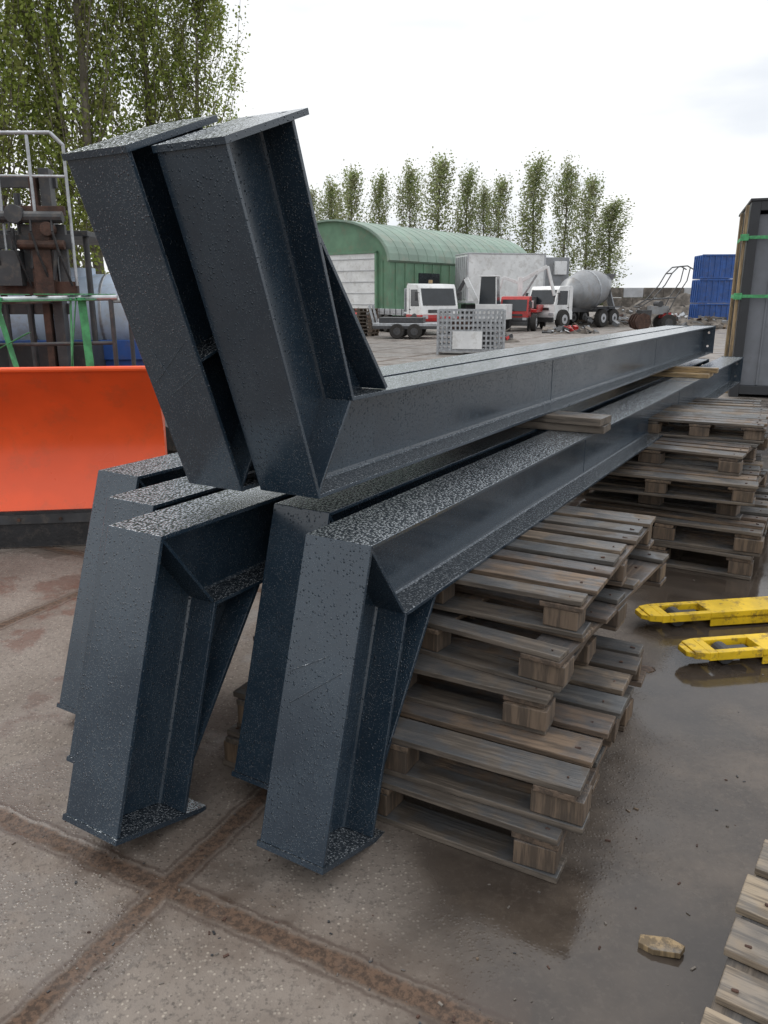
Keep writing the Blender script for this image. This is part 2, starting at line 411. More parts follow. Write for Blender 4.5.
# ---------------------------------------------------------------- pallets
def pallet(cx,cy,z,ang,Lx=1.2,Wy=1.0,H=.144,seed=0,nb=7,short=-1,deck='woodX'):
    rd=random.Random(seed)
    g=G('wooden_pallet',(cx,cy,z),ang)
    k=H/.144; tb=.022*k; tc=.022*k; bh=.078*k; bo=.022*k
    z2=bo+bh; j=lambda a: rd.uniform(-a,a)
    for yy in (-Wy/2+.05,0,Wy/2-.05):
        g['bottom_boards'].box((j(.006),yy,bo/2),(Lx+j(.015),.10+j(.015),bo-.001),deck,rot=(0,0,j(.01)))
        for xx in(-Lx/2+.072,0,Lx/2-.072):
            g['blocks'].box((xx+j(.01),yy+j(.008),bo+bh/2),(.135+j(.02),.096+j(.015),bh-.002),'woodB',rot=(0,0,j(.09)))
    for xx in(-Lx/2+.072,0,Lx/2-.072):
        g['stringer_boards'].box((xx,0,z2+tc/2),(.13+j(.025),Wy+j(.015),tc-.001),'woodY',rot=(0,0,j(.01)))
    ws=[rd.choice([.08,.10,.12,.14]) for _ in range(nb)]
    sc=(Wy-.02*(nb-1))/sum(ws); gap=(Wy-sum(ws)*min(sc,1.0))/(nb-1)
    ws=[q*min(sc,1.0) for q in ws]; y=-Wy/2
    for i,q in enumerate(ws):
        l=Lx+j(.02); cx_=j(.01)
        if i==short: l*=.55; cx_=-Lx*.22
        g['deck_boards'].box((cx_,y+q/2,z2+tc+tb/2+rd.uniform(.0003,.002)),(l,q,tb-.001),deck,rot=(j(.008),j(.004),j(.016)))
        y+=q+gap
    for xx in(-Lx/2+.05,Lx/2-.05):
        y=-Wy/2
        for q in ws:
            g['nails'].cyl((xx+j(.02),y+q*.35,z2+tc+tb+.0005),(xx,y+q*.35,z2+tc+tb+.0035),.004,'rust',6); y+=q+gap
    g.done(bevel=.003)
    return g
def pal_corner(px,py,ang,Lx,Wy,z,**k):
    ex=(math.cos(ang),math.sin(ang)); ey=(-ex[1],ex[0])
    return pallet(px-ex[0]*Lx/2+ey[0]*Wy/2,py-ex[1]*Lx/2+ey[1]*Wy/2,z,ang,Lx,Wy,**k)
a0=R(-28.5); ar=math.atan2(-.511,.860)
pal_corner(.49,1.83,a0,1.2,1.0,0,seed=1)
pal_corner(.545,1.85,a0+.02,1.2,1.06,.145,seed=2,nb=7)
pal_corner(.50,2.12,ar+.06,1.1,1.15,.290,H=.128,seed=3,nb=7)
pal_corner(.55,2.15,ar-.05,1.0,1.2,.419,H=.124,seed=4,nb=7,short=5)
pal_corner(.63,2.28,ar+.025,1.1,1.15,.544,H=.124,seed=5,nb=8)
for i,(ds,dt,da,wd) in enumerate([(0,0,.0,1.2),(.02,.03,.03,1.2),(.24,-.12,-.05,1.1),(.10,-.04,.07,1.1),(.32,-.16,-.06,1.1)]):
    x,y=W(4.76+ds,-.33+dt)
    pal_corner(x,y,ar+da,1.1,wd,[0,.145,.290,.419,.544][i],H=[.144,.144,.128,.124,.124][i],seed=10+i)
x,y=W(5.6,-.42); pal_corner(x,y,ar+.06,.8,.9,.669,H=.12,seed=18)
for i in range(5):
    x,y=W(6.4,-.62+.03*i); pal_corner(x,y,ar+.03*i,1.0,1.2,.145*i,seed=20+i)
def pal_c2(px,py,ang,Lx,Wy,z,**k):
    ex=(math.cos(ang),math.sin(ang)); ey=(-ex[1],ex[0])
    return pallet(px+ex[0]*Lx/2-ey[0]*Wy/2,py+ex[1]*Lx/2-ey[1]*Wy/2,z,ang,Lx,Wy,**k)
pal_c2(1.06,1.84,R(-35),1.0,1.2,0,seed=31,nb=8,deck='woodL')

g=MB(); g.prism([(-.055,-.010),(-.02,-.026),(.045,-.022),(.058,.006),(.02,.024),(-.05,.018)],0,.018,'freshZ',axis='z'); o=g.build('wood_offcut',bevel=.002)
o.location=(.705,1.60,.002); o.rotation_euler=(.03,-.06,R(-18))
g=MB(); rd=random.Random(4)
for i in range(380):
    if i<110: x=rd.uniform(-.6,1.3); y=rd.uniform(1.3,2.6)
    elif i<160: x=rd.uniform(.6,3); y=rd.uniform(2,5)
    else:
        k=rd.uniform(-2,2); x=-.615+(.89*k if i%2 else .455*k)+rd.gauss(0,.05); y=1.812+(-.455*k if i%2 else .89*k)+rd.gauss(0,.05)
    s=rd.uniform(.0015,.006)
    g.box((x,y,s*.3),(s*rd.uniform(.8,3.0),s,s*.6),rd.choice(['woodB','soil','rust','soil','dgrey']),rot=(rd.uniform(-.3,.3),0,rd.uniform(0,3)))
g.build('ground_litter')

# ---------------------------------------------------------------- pallet jack
def jack():
    g=G('pallet_jack',(1.31,3.40,0),R(9))
    for k,yy in (('fork',.21),('fork_second',-.21)):
        f=g[k]; hw=.08; z0,z1=.045,.085
        def seg(x0,x1,w0,w1,zz0=z0,zz1=z1):
            f.add([(x0,yy-w0,zz0),(x0,yy+w0,zz0),(x1,yy+w1,zz0),(x1,yy-w1,zz0),(x0,yy-w0,zz1),(x0,yy+w0,zz1),(x1,yy+w1,zz1),(x1,yy-w1,zz1)],
              [(0,1,2,3),(4,5,6,7),(0,1,5,4),(1,2,6,5),(2,3,7,6),(3,0,4,7)],'yellow')
        seg(0,.03,.035,.06,z0+.01,z1-.006); seg(.03,.09,.06,.08,z0+.005,z1)
        seg(.09,.13,.08,.08)
        for sg in(-1,1):
            f.box((.24,yy+sg*.064,(z0+z1)/2),(.22,.032,z1-z0),'yellow')
        seg(.35,1.15,.08,.08)
        f.box((.75,yy-.077,.035),(.8,.006,.05),'yellow'); f.box((.75,yy+.077,.035),(.8,.006,.05),'yellow')
        g['rollers'].cyl((.20,yy-.04,.041),(.20,yy+.04,.041),.04,'dgrey',16)
        g['rollers'].box((.27,yy,.05),(.10,.05,.03),'dgrey')
    b=g['body']
    b.box((1.22,0,.16),(.14,.58,.20),'yellow'); b.box((1.30,0,.30),(.10,.22,.28),'yellow',taper=(.7,.7))
    b.cyl((1.34,0,.12),(1.34,0,.55),.035,'dgrey')
    g['wheels'].cyl((1.36,-.09,.09),(1.36,-.03,.09),.09,'tyre',20); g['wheels'].cyl((1.36,.03,.09),(1.36,.09,.09),.09,'tyre',20)
    h=g['handle']; h.cyl((1.36,0,.35),(1.55,0,1.15),.017,'dgrey'); h.cyl((1.55,-.12,1.2),(1.55,.12,1.2),.016,'dgrey')
    h.cyl((1.55,-.12,1.2),(1.545,0,1.13),.014,'dgrey'); h.cyl((1.55,.12,1.2),(1.545,0,1.13),.014,'dgrey')
    g.done(bevel=.004)
jack()

# ---------------------------------------------------------------- snow plough
def plough():
    g=G('snow_plough_blade',(-1.48,5.02,0),R(8))
    prof=[]; n=14; zb,zt=.22,1.17
    for i in range(n+1):
        u=i/n; prof.append((.20*math.sin(math.pi*min(1,u*.98))-.10*u*u, zb+(zt-zb)*u))
    th=.012
    poly=prof+[(a+th,b) for a,b in prof[::-1]]
    g['blade'].prism(poly,-3.2,0,'orange',axis='x')
    ty,tz=prof[-1]
    g['blade'].cyl((-3.2,ty+.005,tz),(0.0,ty+.005,tz),.018,'orange',10)
    g['blade'].cyl((-3.2,.19,.66),(0,.19,.66),.012,'orange',8)
    g['end_cheek'].prism([(a-.0,b) for a,b in prof]+[(.26,zt-.05),(.26,zb)],.0,.012,'orange',axis='x')
    g['rubber_strip'].box((-1.6,-.01,.13),(3.2,.03,.24),'rubber')
    g['rubber_strip'].box((-1.6,-.03,.20),(3.2,.012,.06),'dgrey')
    for i in range(12): g['bolts'].cyl((-3.0+i*.26,-.045,.20),(-3.0+i*.26,-.034,.20),.012,'rust',6)
    for x in(-2.9,-2.2,-1.5,-.8,-.15): g['ribs'].prism([(.20,zb),(.32,zb+.1),(.30,zt-.15),(.05,zt-.03),(.22,.7)],x,x+.012,'orange',axis='x')
    g['mount'].box((-1.6,.45,.45),(1.0,.4,.12),'dgrey'); g['mount'].box((-1.6,.75,.55),(.7,.1,.6),'dgrey')
    for x in(-2.0,-1.2): g['mount'].bar((x,.3,.7),(x,.75,.5),.06,.06,'dgrey')
    g['mount'].cyl((-1.6,.8,0),(-1.6,.8,.5),.04,'galv')
    g.done(bevel=0,smooth=('blade',))
plough()

def wheel(mb,c,r,wd,axis='y',hub='galv'):
    ax={'x':Vector((1,0,0)),'y':Vector((0,1,0))}[axis]
    c=Vector(c)
    mb.cyl(c-ax*wd*.5,c+ax*wd*.5,r*.93,'tyre',20)
    mb.cyl(c-ax*wd*.38,c+ax*wd*.38,r,'tyre',20)
    mb.cyl(c-ax*wd*.53,c+ax*wd*.53,r*.5,hub,14)
    mb.cyl(c-ax*wd*.56,c+ax*wd*.56,r*.2,'dgrey',10)

# ---------------------------------------------------------------- forklift
def forklift():
    g=G('forklift',(-3.38,7.3,-.0),R(4))
    m=g['mast']
    for x in(-.38,.38): m.box((x,.1,1.35),(.09,.14,2.7),'dgrey')
    for x in(-.28,.28): m.box((x,.06,1.45),(.06,.10,2.4),'rust')
    for z in(.5,1.5,2.6): m.box((0,.16,z),(.9,.05,.10),'dgrey')
    for x in(-.12,.10): m.cyl((x,.12,.3),(x,.12,2.5),.03,'dgrey')
    c=g['carriage']
    c.box((0,-.02,1.68),(1.2,.06,.12),'rust'); c.box((0,-.02,2.08),(1.2,.06,.12),'dgrey'); c.box((0,-.02,2.34),(1.1,.05,.08),'rust')
    for x in(-.5,-.2,.2,.5): c.box((x,-.02,1.95),(.08,.055,.55),'dgrey')
    c.box((.34,-.06,1.95),(.16,.12,.75),'rust'); c.box((.05,-.08,1.85),(.22,.16,.30),'dgrey')
    for k in range(5): c.cyl((-.3+k*.18,-.1,1.75+.1*(k%2)),(-.25+k*.18,-.1,2.35-.08*k),.018,'dgrey',8)
    c.cyl((-.1,-.1,2.28),(.55,-.1,2.28),.05,'dgrey'); c.cyl((.15,-.12,2.05),(.55,-.12,2.05),.04,'rust')
    c.cyl((.15,-.16,2.3),(.15,-.06,2.3),.08,'dgrey',16); c.cyl((.42,-.16,2.18),(.42,-.06,2.18),.06,'rust',16)
    for k in range(6):
        c.tube([(-.45+k*.18,-.1,2.3),(-.42+k*.18,-.2,2.15),(-.38+k*.18,-.18,1.95),(-.33+k*.18,-.08,1.7)],.012,'rubber',6)
    b=g['load_backrest']
    for x in [-.58,-.3,0.02,.30,.60]: b.cyl((x,-.05,1.7),(x,-.05,2.88 if x>.5 else 2.95),.014,'galv')
    b.cyl((-.6,-.05,2.95),(.50,-.05,2.97),.016,'galv'); b.cyl((.50,-.05,2.97),(.60,-.05,2.87),.016,'galv')
    b.cyl((-.6,-.05,2.62),(.6,-.05,2.62),.012,'galv')
    for x in(-.35,.30): 
        g['forks'].box((x,-.08,1.85),(.12,.045,.6),'rust'); g['forks'].box((x,-.65,1.57),(.12,1.1,.04),'rust')
    bd=g['body']; bd.box((0,1.3,.75),(1.1,1.9,.8),'dgrey'); bd.box((0,2.2,.9),(1.1,.5,1.0),'dgrey')
    for x in(-.5,.5):
        for y in(.7,1.9): bd.cyl((x,y,1.1),(x,y+.0,2.2),.03,'dgrey')
    bd.box((0,1.3,2.2),(1.1,1.4,.05),'dgrey'); bd.box((0,1.5,1.3),(.5,.5,.3),'dgrey')
    for x in(-.55,.55):
        wheel(g['wheels'],(x,.55,.36),.36,.24,'x'); wheel(g['wheels'],(x,2.05,.28),.28,.2,'x')
    g.done(bevel=.004)
forklift()

def trestle():
    g=G('strapped_steel_trestle',(-2.55,6.2,0),R(3))
    f=g['frame']
    for y in(-.25,.25):
        f.cyl((-.75,y,1.58),(.55,y,1.60),.020,'galv')
        for x in(-.72,.5): f.cyl((x,y,0),(x,y,1.6),.018,'dgrey')
    f.cyl((-.75,-.25,1.25),(.5,-.25,1.27),.014,'dgrey')
    for x in(-.7,.5): f.cyl((x,-.25,1.58),(x,.25,1.58),.02,'galv')
    s=g['straps']
    for (x,lean) in ((-.38,-.20),(-.33,.16),(-.28,-.16),(.22,-.05),(.30,.03),(-.66,.10),(.26,-.12)):
        s.bar((x,-.29,1.60),(x+lean*1.5,-.33,.45),.065,.005,'green')
    for x in(-.5,-.36,.0,.22,.32): s.bar((x,-.3,1.625),(x+.03,.29,1.625),.08,.006,'green')
    s.bar((-.75,-.3,1.565),(.4,-.3,1.585),.08,.005,'green')
    s.bar((-.6,-.31,1.1),(-.1,-.31,1.35),.045,.005,'green')
    g.done()
trestle()

def tankcart():
    g=G('tank_trailer',(-2.85,8.6,0),R(2))
    t=g['tank']
    t.cyl((-1.2,0,1.44),(.55,0,1.44),.40,'tank',28); t.cyl((.55,0,1.44),(.70,0,1.44),.40,'tank',28,r1=.25)
    t.cyl((-.4,0,1.80),(-.4,0,1.90),.18,'tank',16)
    for x in(-.8,-.1,.4): t.cyl((x,0,1.44),(x+.03,0,1.44),.407,'galv',28)
    c=g['chassis']; c.box((-.1,0,.95),(2.3,.9,.26),'blue'); c.box((-.1,-.46,1.08),(2.4,.05,.20),'blue')
    c.box((.2,-.47,.75),(.5,.05,.30),'blue'); c.box((-.5,-.47,.62),(.35,.1,.3),'dgrey')
    c.cyl((1.0,0,.80),(2.0,0,.65),.04,'blue')
    for y in(-.55,.55): wheel(g['wheels'],(.72,y,.52),.52,.24); wheel(g['wheels'],(-.7,y,.52),.52,.24)
    g.done(bevel=.006,smooth=('tank',))
tankcart()

# ---------------------------------------------------------------- cabin on the right
def cabin():
    g=G('wrapped_site_cabin',(5.78,13.0,0),R(-20))
    Wd,H,Dp=2.6,3.06,2.4
    f=g['frame']; t=.14
    f.box((t/2,t/2,H/2),(t,t,H),'cabinframe'); f.box((Wd-t/2,t/2,H/2),(t,t,H),'cabinframe')
    f.box((Wd/2,t/2,H-t/2),(Wd-2*t,t,t),'cabinframe'); f.box((Wd/2,t/2,t/2+.05),(Wd-2*t,t,t),'cabinframe')
    g['panels'].box((Wd/2,t/2+.05,H/2),(Wd-2*t,.05,H-2*t-.1),'cabinpanel')
    for i in range(3): g['panels'].box((.4+i*.8,t/2+.02,H/2),(.03,.03,H-2*t-.12),'cabinpanel')
    g['walls'].box((.03,Dp/2+.15,H/2),(.06,Dp,H-.02),'cabinframe'); g['walls'].box((Wd-.03,Dp/2+.15,H/2),(.06,Dp,H-.02),'cabinframe')
    g['walls'].box((Wd/2,Dp+.1,H/2),(Wd-.13,.05,H-.05),'cabinframe')
    g['roof'].box((Wd/2,Dp/2+.1,H+.02),(Wd+.04,Dp+.24,.04),'cabinframe')
    b=g['battens']; b.box((-.045,.10,H/2),(.05,.10,H-.1),'freshZ'); b.box((-.035,1.4,H/2),(.05,.10,H-.1),'freshZ')
    s=g['straps']
    for z in(1.62,2.52):
        s.box((Wd/2-.03,-.006,z),(Wd+.10,.006,.05),'green'); s.box((-.076,.6,z),(.006,1.2,.06),'green')
        s.box((-.05,-.03,z),(.12,.05,.10),'green')
    g.done(bevel=.006)
cabin()

# ---------------------------------------------------------------- barn
def barn():
    g=G('arched_barn',(-3.3,50,0),0)
    ax=Vector((.62,.785,0)); pr=Vector((.785,-.62,0)); Ln=17.0; hw=4.6; eav=3.6; rid=6.05
    T=Matrix(((pr.x,ax.x,0,0),(pr.y,ax.y,0,0),(0,0,1,0),(0,0,0,1)))
    n=20; arc=[(hw*math.cos(math.pi*i/n),eav+(rid-eav)*math.sin(math.pi*i/n)) for i in range(n+1)]
    wl=g['walls']
    wl.prism([(-hw,0),(hw,0)]+arc,-.0,.12,'barnwall',T=T)
    wl.prism([(-hw,0),(hw,0)]+arc,Ln-.12,Ln,'barnwall',T=T)
    for sgn in(-1,1): wl.box((sgn*(hw-.05),Ln/2,eav/2),(.1,Ln-.24,eav),'barnwall',T=T)
    for i in range(17): wl.box((hw+.02,.6+i*.95,eav/2),(.05,.10,eav-.05),'barnwall',T=T)
    for i in range(9): wl.box((-4.3+i*1.05,-.03,1.9),(.08,.05,3.6),'barnwall',T=T)
    rf=g['roof']; out=[(a*1.035,b+.10) for a,b in arc]; inn=[(a*1.01,b+.003) for a,b in arc]
    rf.prism(out+inn[::-1],-.25,Ln+.25,'barnroof',T=T)
    for k in range(18):
        o2=[(a*1.038,b+.11) for a,b in arc]
        rf.prism(o2+out[::-1],k*.96-.2,k*.96-.15,'barnroof',T=T)
    g['door'].box((1.7,-.07,2.05),(3.9,.10,4.1),'white',T=T)
    for k in range(6): g['door'].box((1.7,-.13,.55+k*.65),(3.8,.03,.05),'lgrey',T=T)
    for x in(-.3,3.7): g['door_frame'].box((x,-.1,2.1),(.14,.16,4.2),'barnwall',T=T)
    g['door_frame'].box((1.7,-.1,4.18),(4.14,.16,.14),'barnwall',T=T)
    for y in(4,9,14): g['windows'].box((hw+.03,y,2.6),(.08,2.2,.9),'glass',T=T)
    g.done(smooth=())
barn()

# ---------------------------------------------------------------- vehicles
def cab(g,x,y,sc,body,low,face=1):
    b=g['cab']; f=face
    b.prism([(x+f*a*sc,z*sc) for a,z in [(0,.55),(1.60,.55),(1.68,.95),(1.64,1.30),(1.36,2.12),(1.22,2.28),(.1,2.32),(0,2.2)]],y-.95*sc,y+.95*sc,body)
    b.prism([(x+f*a*sc,z*sc) for a,z in [(-.01,.5),(1.68,.5),(1.72,.78),(1.70,.92),(-.01,.92)]],y-.97*sc,y+.97*sc,low)
    wn=g['windows']
    wn.prism([(x+f*a*sc,z*sc) for a,z in [(.50,1.30),(1.45,1.30),(1.24,2.05),(.50,2.05)]],y-.962*sc,y+.962*sc,'glass')
    wn.prism([(x+f*a*sc,z*sc) for a,z in [(1.60,1.36),(1.66,1.33),(1.38,2.10),(1.34,2.08)]],y-.84*sc,y+.84*sc,'glass')
    wn.box((x+f*1.70*sc,y,1.08*sc),(.03,1.2*sc,.14*sc),'dgrey')
    for sg in(-1,1):
        wn.box((x+f*1.71*sc,y+sg*.75*sc,.82*sc),(.04,.28*sc,.16*sc),'lgrey')
        g['mirrors'].box((x+f*1.5*sc,y+sg*1.12*sc,1.75*sc),(.08,.14*sc,.4*sc),'dgrey')
        g['mirrors'].bar((x+f*1.5*sc,y+sg*.95*sc,1.9*sc),(x+f*1.5*sc,y+sg*1.12*sc,1.9*sc),.03,.03,'dgrey')
        g['wheel_arches'].cyl((x+f*.95*sc,y+sg*.90*sc,.46*sc),(x+f*.95*sc,y+sg*.975*sc,.46*sc),.52*sc,'dgrey',20)
        g['door_handles'].box((x+f*.42*sc,y+sg*.965*sc,1.15*sc),(.16*sc,.03,.05*sc),'dgrey')
        g['door_seams'].box((x+f*.36*sc,y+sg*.953*sc,1.4*sc),(.02,.01,1.4*sc),'dgrey')
    g['bumper'].box((x+f*1.72*sc,y,.5*sc),(.12,1.9*sc,.25*sc),'dgrey')

def flatbed():
    g=G('flatbed_truck',(1.85,36.5,0),R(-68))
    cab(g,0,0,.95,'white','red',1)
    b=g['bed']; b.box((-2.1,0,.86),(4.0,2.0,.10),'galv'); b.box((-2.1,-.98,.98),(4.0,.04,.22),'galv'); b.box((-2.1,.98,.98),(4.0,.04,.22),'galv')
    b.box((-.12,0,1.5),(.06,1.9,1.0),'galv'); b.box((-2.1,0,.62),(4.0,.7,.2),'dgrey')
    for i in range(6): b.box((-.3-i*.7,-1.01,.95),(.05,.03,.3),'dgrey')
    g['roof_beacon'].cyl((.6,0,2.2),(.6,0,2.36),.09,'fresh',10)
    for y in(-.88,.88):
        wheel(g['wheels'],(.90,y+math.copysign(.06,y),.42),.42,.26,hub='lgrey'); wheel(g['wheels'],(-2.2,y,.42),.42,.34,hub='lgrey'); wheel(g['wheels'],(-3.1,y,.42),.42,.34,hub='lgrey')
    g.done(bevel=.02)
    g=G('low_loader_trailer',(.95,32.6,0),R(-8)); b=g['bed']
    b.box((0,0,.55),(2.6,1.8,.12),'galv'); b.box((0,-.9,.45),(2.6,.05,.12),'dgrey'); b.bar((1.3,0,.5),(2.2,0,.45),.1,.1,'dgrey')
    b.box((-.2,.1,.72),(1.8,1.2,.2),'dgrey'); b.bar((-1.3,-.5,.55),(-1.5,-.5,1.3),.35,.05,'galv'); b.bar((-1.3,.5,.55),(-1.5,.5,1.3),.35,.05,'galv')
    for y in(-.95,.95):
        for x in(-.3,.4): wheel(g['wheels'],(x,y,.30),.30,.2,hub='dgrey')
    g.done(bevel=.01)
flatbed()

def boxtruck():
    g=G('box_trailer',(7.4,50.5,0),R(12))
    b=g['box']; b.box((-.2,0,2.75),(5.0,2.45,2.75),'white')
    b.box((-.2,0,1.33),(5.1,2.5,.12),'lgrey'); b.box((-.2,0,4.16),(5.06,2.5,.08),'lgrey')
    for x in(-2.68,2.28):
        b.box((x,-1.24,2.75),(.10,.04,2.7),'lgrey')
    b.box((-2.73,0,2.75),(.03,2.2,2.5),'lgrey')
    for i in range(5): g['door_bars'].cyl((-2.77,-.8+i*.4,1.5),(-2.77,-.8+i*.4,4.0),.02,'galv',6)
    g['chassis'].box((0,0,1.05),(5.0,1.0,.3),'dgrey'); g['chassis'].box((.2,-1.1,.85),(1.6,.05,.4),'dgrey')
    for y in(-1.0,1.0):
        for x in(1.2,2.2,-1.9): wheel(g['wheels'],(x,y,.5),.5,.35)
    g.done(bevel=.02)
    g=G('refrigerated_box_body',(10.7,52.5,0),R(12))
    b=g['box']; b.box((0,0,2.4),(1.7,2.4,3.3),'mgrey'); b.box((.2,-1.25,3.4),(.8,.3,.8),'white'); b.box((0,-1.22,1.6),(1.5,.05,1.2),'lgrey')
    for x in(-.7,.7):
        for y in(-.9,.9): g['legs'].box((x,y,.4),(.2,.2,.8),'dgrey')
    g.done(bevel=.02)
boxtruck()

def mixer():
    g=G('concrete_mixer_truck',(9.6,43.5,0),R(222))
    cab(g,.2,0,.95,'white','white',1)
    g['chassis'].box((-2.2,0,.95),(5.0,.9,.25),'dgrey')
    dr=g['drum']
    pts=[(-.4,.35,1.75),(-.9,.85,1.8),(-2.1,1.12,1.95),(-3.2,.95,2.15),(-4.2,.42,2.45)]
    for a,b in zip(pts,pts[1:]): dr.cyl((a[0],0,a[2]),(b[0],0,b[2]),a[1],'mgrey',24,r1=b[1],cap=True)
    dr.cyl((-2.05,0,1.95),(-2.15,0,1.96),1.14,'galv',24)
    f=g['hopper']; f.cyl((-4.35,0,2.4),(-4.35,0,2.9),.2,'mgrey',12,r1=.5); f.bar((-4.4,0,2.1),(-5.0,0,1.1),.4,.1,'galv')
    f.bar((-4.0,.5,1),(-4.1,.4,2.3),.1,.1,'dgrey'); f.bar((-4.0,-.5,1),(-4.1,-.4,2.3),.1,.1,'dgrey')
    for y in(-.98,.98):
        for x in(1.15,-2.5,-3.6): wheel(g['wheels'],(x,y,.5),.5,.32,hub='lgrey')
        g['fenders'].box((-3.05,y,1.1),(2.4,.4,.06),'dgrey')
    g.done(bevel=.015,smooth=('drum',))
mixer()

def cranetruck():
    g=G('crane_truck',(7.3,42.0,0),R(252))
    g['bed'].box((0,0,.95),(3.6,1.9,.14),'red'); g['bed'].box((0,.96,1.12),(3.6,.05,.25),'red'); g['bed'].box((0,0,.65),(3.5,.8,.3),'dgrey')
    cab(g,1.85,0,.72,'red','dgrey',1)
    c=g['crane']
    c.cyl((1.3,0,1.0),(1.3,0,2.6),.13,'white'); c.bar((1.3,0,2.4),(1.2,1.3,3.1),.15,.18,'white'); c.bar((1.2,1.3,3.1),(1.0,1.7,1.7),.12,.14,'white')
    c.cyl((1.2,.1,1.6),(1.25,.8,2.7),.05,'galv'); c.box((1.3,0,1.3),(.6,.7,.5),'red'); c.cyl((1.0,1.7,1.7),(1.0,1.7,1.4),.03,'dgrey')
    c.bar((1.3,0,2.3),(1.3,-.9,2.6),.12,.14,'white'); c.bar((1.3,-.9,2.6),(1.3,-1.2,1.5),.10,.10,'white')
    c.box((-1.0,0,1.35),(.9,1.2,.6),'dgrey'); c.box((-.2,.1,1.25),(.6,.8,.4),'white')
    for y in(-.88,.88):
        for x in(-1.2,2.55): wheel(g['wheels'],(x,y+math.copysign(-.05,y),.42),.42,.26,hub='lgrey')
    g.done(bevel=.012)
    g=G('mini_excavator',(5.1,38.5,0),R(160))
    g['tracks'].box((0,-.6,.28),(1.8,.35,.5),'rubber'); g['tracks'].box((0,.6,.28),(1.8,.35,.5),'rubber')
    g['house'].box((-.2,0,.95),(1.5,1.4,.7),'white'); g['house'].box((0,.2,1.9),(.9,.8,1.3),'glass',taper=(.85,.9)); g['house'].box((0,.2,2.58),(.85,.8,.06),'white')
    for sx_ in(-.42,.42):
        for sy_ in(-.18,.58): g['house'].cyl((sx_,sy_,1.3),(sx_*.87,.2+(sy_-.2)*.92,2.56),.03,'white',6)
    g['arm'].bar((.5,-.3,1.0),(1.3,-.3,2.5),.18,.22,'white'); g['arm'].bar((1.3,-.3,2.5),(2.0,-.3,1.3),.14,.16,'dgrey')
    g['arm'].prism([(1.9,.8),(2.3,.9),(2.2,1.4),(1.95,1.4)],-.55,-.05,'dgrey')
    g.done(bevel=.012)
cranetruck()

def stillage():
    g=G('mesh_stillage',(2.55,23.3,0),R(-6)); f=g['mesh']
    x0,x1,y0,y1,z0,z1=-.95,.95,-.5,.5,.12,1.25
    for x in(x0,x1):
        for y in(y0,y1): f.box((x,y,z1/2),(.06,.06,z1),'galv')
    for y in(y0,y1):
        for i in range(14): f.box((x0+(i+1)*(x1-x0)/15,y,(z0+z1)/2),(.05,.012,z1-z0),'galv')
        for k in range(9): f.box((0,y+.015,z0+k*(z1-z0)/8),(x1-x0,.012,.055),'galv')
    for x in(x0,x1):
        for i in range(7): f.box((x,y0+(i+1)*(y1-y0)/8,(z0+z1)/2),(.012,.03,z1-z0),'galv')
        for k in range(6): f.box((x+.01,0,z0+k*(z1-z0)/5),(.012,y1-y0,.03),'galv')
    g['base'].box((0,0,.1),(1.9,1.0,.04),'galv'); g['load'].box((.1,-.1,.45),(1.1,.5,.5),'dgrey'); g['load'].box((-.3,.1,.6),(.6,.5,.8),'rust')
    g['sign_panel'].box((-.1,-.54,.42),(.85,.015,.5),'white')
    g.done()
stillage()

for st in ((-.95,34.5),(-2.2,35.2)):
    for i in range(8): pallet(st[0]+random.uniform(-.03,.03),st[1],.145*i,random.uniform(-.05,.05)-.3,seed=50+i)

def skip(x,y,z,rot):
    g=G('blue_waste_skip',(x,y,z),rot)
    b=g['shell']; Wd,H,Dp=1.7,1.25,1.6
    b.box((0,-Dp/2,H/2),(Wd,.04,H),'blue'); b.box((0,Dp/2,H/2),(Wd,.04,H),'blue'); b.box((-Wd/2,0,H/2),(.04,Dp-.05,H),'blue'); b.box((Wd/2,0,H/2),(.04,Dp-.05,H),'blue'); b.box((0,0,.05),(Wd-.05,Dp-.05,.04),'blue')
    for i in range(6): g['ribs'].box((-.75+i*.3,-Dp/2-.04,H/2),(.07,.05,H-.1),'blue')
    g['ribs'].box((0,-Dp/2-.05,H-.02),(Wd+.06,.08,.08),'blue'); g['ribs'].box((0,-Dp/2-.05,.04),(Wd+.06,.08,.08),'blue')
    for i in range(4): g['ribs'].box((-Wd/2-.04,-.6+i*.4,H/2),(.05,.07,H-.1),'blue')
    g.done(bevel=.01)
skip(18.3,45,1.31,R(-6)); skip(18.3,45,2.60,R(-6)); skip(18.3,45,0.02,R(-6)); skip(20.2,46,.02,R(4)); skip(20.2,46,1.31,R(4))

